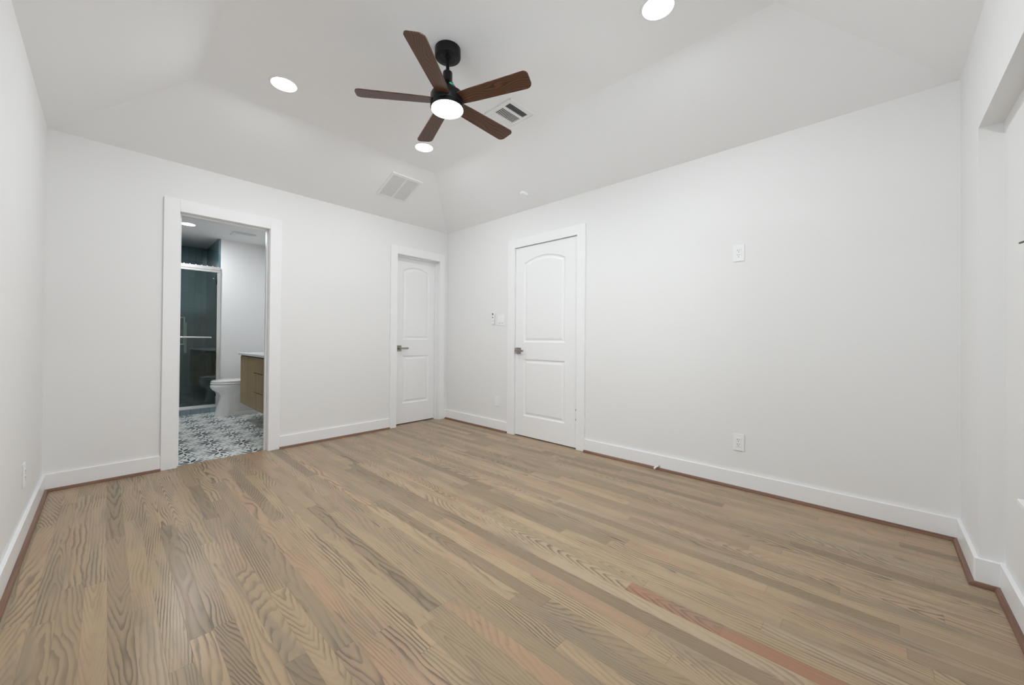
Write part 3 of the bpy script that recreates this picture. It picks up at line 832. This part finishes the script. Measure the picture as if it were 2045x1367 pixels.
# shower back wall with a niche
NX0, NXb, NZ0, NZb = -2.62, -2.272, 0.935, 1.338
mb = MB(True); wall_cells(mb, 'x', BL, -2.01, -0.05, BH, SB-0.0, SB+0.1, [(NX0, NXb, NZ0, NZb)])
mb.box(NX0-0.02, NXb+0.02, SB+0.092, SB+0.11, NZ0-0.02, NZb+0.02)
struct(mb.build('wall_shower_back', TILE_W))
mb = MB(True); mb.box(NX0, NXb, SB+0.080, SB+0.091, NZ0, NZb); struct(mb.build('trim_15', MOSAIC), 'grey mosaic at the back of the shower niche')
mb = MB(True)
mb.box(NX0-0.008, NXb+0.008, SB-0.006, SB+0.08, NZb-0.006, NZb+0.006); mb.box(NX0-0.008, NXb+0.008, SB-0.006, SB+0.08, NZ0-0.010, NZ0+0.004)
mb.box(NXb-0.006, NXb+0.006, SB-0.006, SB+0.08, NZ0, NZb)
struct(mb.build('trim_16', CHROME), 'metal edge trim of the shower niche')
mb = MB(True); mb.box(NXb-0.002, NXb+0.030, SB-0.010, SB, 0.800, 1.262, 0.001); mb.box(NX0-0.03, NX0, SB-0.010, SB, 1.12, 1.262, 0.001)  # plain pale strips at both edges of the niche
struct(mb.build('trim_17', CREAM), 'pale cream strip beside the shower niche')
mb = MB(True); mb.box(BL, -2.01, SY+0.02, SB, -0.02, 0.02); struct(mb.build('floor_shower', TILE_C))

# shower curb and door
mb = MB(True); mb.box(BL, -1.99, SY-0.055, SY+0.055, 0, 0.070, 0.002)
cb = struct(mb.build('trim_18', TILE_C), 'blue-grey tiled shower curb')
sd = thing('shower_door', 'framed sliding glass shower door with a chrome towel bar, seen through the bathroom doorway', 'shower door', sh(-2.60, SY, 0.07))
mb = MB(True); mb.box(BL, -1.990, SY-0.028, SY+0.028, 0.070, 0.084, 0.001); mb.box(BL, -1.990, SY-0.028, SY-0.022, 0.084, 0.106, 0.001); mb.box(BL, -1.990, SY+0.022, SY+0.028, 0.084, 0.106, 0.001)
mb.build('bottom_track', CHROME, sd)
mb = MB(True); mb.box(BL, -1.990, SY-0.032, SY+0.032, 1.975, 2.022, 0.004, 2); mb.box(BL, -1.990, SY-0.034, SY+0.034, 1.945, 1.972, 0.002)
mb.build('header_rail', CHROME, sd)
mb = MB(True); mb.box(-2.026, -1.988, SY-0.030, SY+0.030, 0.106, 1.945, 0.004, 2); mb.build('side_jamb', CHROME, sd)
mb = MB(True); mb.box(-2.70, -2.030, SY-0.018, SY-0.012, 0.105, 1.95); gp = mb.build('glass_panel', GLASS, sd)
mb = MB(True); mb.tube((-2.66, SY-0.070, 1.038), (-2.100, SY-0.070, 1.038), 0.0085, 16)
for x in (-2.64, -2.112): mb.tube((x, SY-0.070, 1.038), (x, SY-0.016, 1.038), 0.006, 12)
mb.build('towel_bar', CHROME, gp)
mb = MB(True); mb.tube((-2.066, SY-0.022, 1.86), (-2.066, SY-0.010, 1.86), 0.007, 14); mb.tube((-2.090, SY-0.022, 1.038), (-2.090, SY-0.010, 1.038), 0.010, 14)
mb.build('glass_clamp', CHROME, gp)
mb = MB(True); mb.box(-3.28, -2.66, SY+0.012, SY+0.018, 0.105, 1.95); mb.build('glass_panel', GLASS, sd)
mb = MB(True)
for z0, z1 in ((1.78, 1.84), (0.735, 0.80), (0.22, 0.26)): mb.box(-2.036, -2.026, SY-0.020, SY-0.008, z0, z1)
mb.build('bumper', BLACK, sd)
mb = MB(True)
for k in range(12): mb.box(-2.40+k*0.062-0.30, -2.40+k*0.062-0.288, SY-0.008, SY+0.004, 2.022, 2.034)
mb.build('rail_bead', CHROME, sd)

# exhaust fan cover
t = thing('exhaust_fan', 'faint white exhaust fan cover on the bathroom ceiling', 'exhaust fan', sh(-1.83, 2.11, BH))
mb = MB(True); mb.box(-1.955, -1.700, 2.04, 2.29, BH-0.012, BH, 0.010, 3); mb.build('cover', WALL, t)
mb = MB(True); mb.box(-1.925, -1.730, 2.07, 2.26, BH-0.018, BH-0.010, 0.004, 2); mb.build('grille_panel', WALL, t)

# ------------------------------------------------------------------ toilet
tl = thing('toilet', 'white toilet facing left, in front of the bathroom back wall beside the vanity', 'toilet', sh(-1.85, 2.29, 0))
TY = 2.290
def egg(xf, xb, hw, z, n=40, sq=2.6):
    """egg outline, rounded at the front (xf) and squarer at the back (xb)"""
    cx = xf + hw*1.25 if xf + hw*1.25 < (xf+xb)/2 else (xf+xb)/2
    out = []
    for k in range(n):
        a = 2*PI*k/n; c, s = math.cos(a), math.sin(a)
        if c < 0: x = cx + (cx-xf)*c; y = hw*s
        else:
            e = 2.0/sq; x = cx + (xb-cx)*math.copysign(abs(c)**e, c); y = hw*math.copysign(abs(s)**e, s)
        out.append((x, TY+y, z))
    return out
mb = MB(True)
sec = [(-2.098, -1.60, 0.118, 0.0), (-2.094, -1.60, 0.116, 0.03), (-2.078, -1.60, 0.108, 0.10), (-2.060, -1.60, 0.102, 0.17), (-2.045, -1.60, 0.100, 0.22),
       (-2.040, -1.60, 0.106, 0.255), (-2.052, -1.60, 0.124, 0.285), (-2.088, -1.60, 0.150, 0.315), (-2.124, -1.60, 0.170, 0.345), (-2.143, -1.60, 0.181, 0.375), (-2.147, -1.60, 0.184, 0.400), (-2.136, -1.60, 0.182, 0.418)]
mb.loft([egg(a, b, c, d) for a, b, c, d in sec]); mb.build('bowl', PORC, tl)
mb = MB(True); mb.loft([egg(-2.090, -1.60, 0.165, -0.0), egg(-2.075, -1.60, 0.160, 0.030), egg(-1.95, -1.60, 0.150, 0.034)][:0] or [
    [(x, y, z) for x, y, z in [(-1.92, TY-0.15, 0), (-1.50, TY-0.17, 0), (-1.50, TY+0.17, 0), (-1.92, TY+0.15, 0)]],
    [(x, y, z) for x, y, z in [(-1.90, TY-0.125, 0.05), (-1.50, TY-0.15, 0.05), (-1.50, TY+0.15, 0.05), (-1.90, TY+0.125, 0.05)]]], smooth=False)
mb.build('foot', PORC, tl)
mb = MB(True); mb.loft([egg(-2.128, -1.62, 0.176, 0.420), egg(-2.142, -1.62, 0.186, 0.424), egg(-2.142, -1.62, 0.186, 0.438), egg(-2.134, -1.62, 0.182, 0.443)]); mb.build('seat', PORC, tl)
mb = MB(True); mb.loft([egg(-2.126, -1.62, 0.176, 0.447), egg(-2.138, -1.62, 0.184, 0.450), egg(-2.134, -1.62, 0.182, 0.466), egg(-2.100, -1.64, 0.165, 0.474), egg(-2.02, -1.68, 0.11, 0.477)]); mb.build('lid', PORC, tl)
mb = MB(True); mb.box(-1.625, BR-0.005, TY-0.20, TY+0.20, 0.40, 0.735, 0.02, 3); tk = mb.build('tank', PORC, tl)
mb = MB(True); mb.box(-1.640, BR-0.003, TY-0.212, TY+0.212, 0.735, 0.765, 0.010, 3); mb.build('tank_lid', PORC, tk)
mb = MB(True); mb.loft([[(-1.64, TY-0.12, 0.05), (BR-0.01, TY-0.12, 0.05), (BR-0.01, TY+0.12, 0.05), (-1.64, TY+0.12, 0.05)], [(-1.64, TY-0.17, 0.40), (BR-0.01, TY-0.17, 0.40), (BR-0.01, TY+0.17, 0.40), (-1.64, TY+0.17, 0.40)]], smooth=False); mb.build('tank_support', PORC, tl)

# ------------------------------------------------------------------ vanity
VX, VF, VN = -1.911, 1.815, 0.36
va = thing('bathroom_vanity', 'wall-hung oak vanity with flat doors and drawers under a white counter, in the bathroom', 'vanity', sh(-1.67, 1.1, 0.215))
mb = MB(True); mb.box(VX+0.022, BR-0.001, VN, VF-0.0, 0.215, 0.800, 0.001); mb.build('cabinet', VOAK, va)
mb = MB(True); mb.box(VX+0.004, VX+0.020, 1.650, VF-0.001, 0.213, 0.806, 0.001); mb.build('end_panel', VOAK, va)
mb = MB(True); mb.box(VX, VX+0.019, 1.158, 1.646, 0.213, 0.806, 0.001); mb.build('cabinet_door', VOAK, va)
mb = MB(True); mb.box(VX+0.0194, VX+0.0218, 0.80, 1.15, 0.22, 0.80); mb.build('drawer_gap_shade', SLOT, va)  # dark sheet painted as the shade behind the drawer joints
for z0, z1 in ((0.213, 0.407), (0.415, 0.627), (0.635, 0.806)):
    mb = MB(True); mb.box(VX, VX+0.019, 0.798, 1.155, z0, z1, 0.001); mb.build('drawer', VOAK, va)
mb = MB(True); mb.box(VX, VX+0.019, VN+0.004, 0.794, 0.213, 0.806, 0.001); mb.build('cabinet_door', VOAK, va)
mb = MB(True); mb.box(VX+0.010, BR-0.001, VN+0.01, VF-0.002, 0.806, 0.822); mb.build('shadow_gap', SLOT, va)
ct = thing('vanity_counter', 'white quartz counter slab on the oak vanity', 'counter', sh(-1.67, 1.1, 0.822))
mb = MB(True); mb.box(VX-0.018, BR-0.001, VN-0.02, VF+0.022, 0.822, 0.848, 0.002); mb.build('slab', QUARTZ, ct)
mb = MB(True); mb.lathe([(0.20, 0.848), (0.205, 0.852), (0.195, 0.853), (0.17, 0.849)], Matrix.Translation((-1.66, 1.0, 0)), 40, sx=0.75, sy=1.0); mb.build('basin', PORC, ct)
mb = MB(True); mb.box(BR-0.020, BR-0.001, VN-0.02, VF+0.022, 0.848, 0.94, 0.002); mb.build('backsplash', QUARTZ, ct)

# ------------------------------------------------------------------ finish
for o in C.objects:
    if o.type == 'MESH' and any(p.use_smooth for p in o.data.polygons):
        try: o.data.set_sharp_from_angle(angle=math.radians(42))
        except Exception: pass
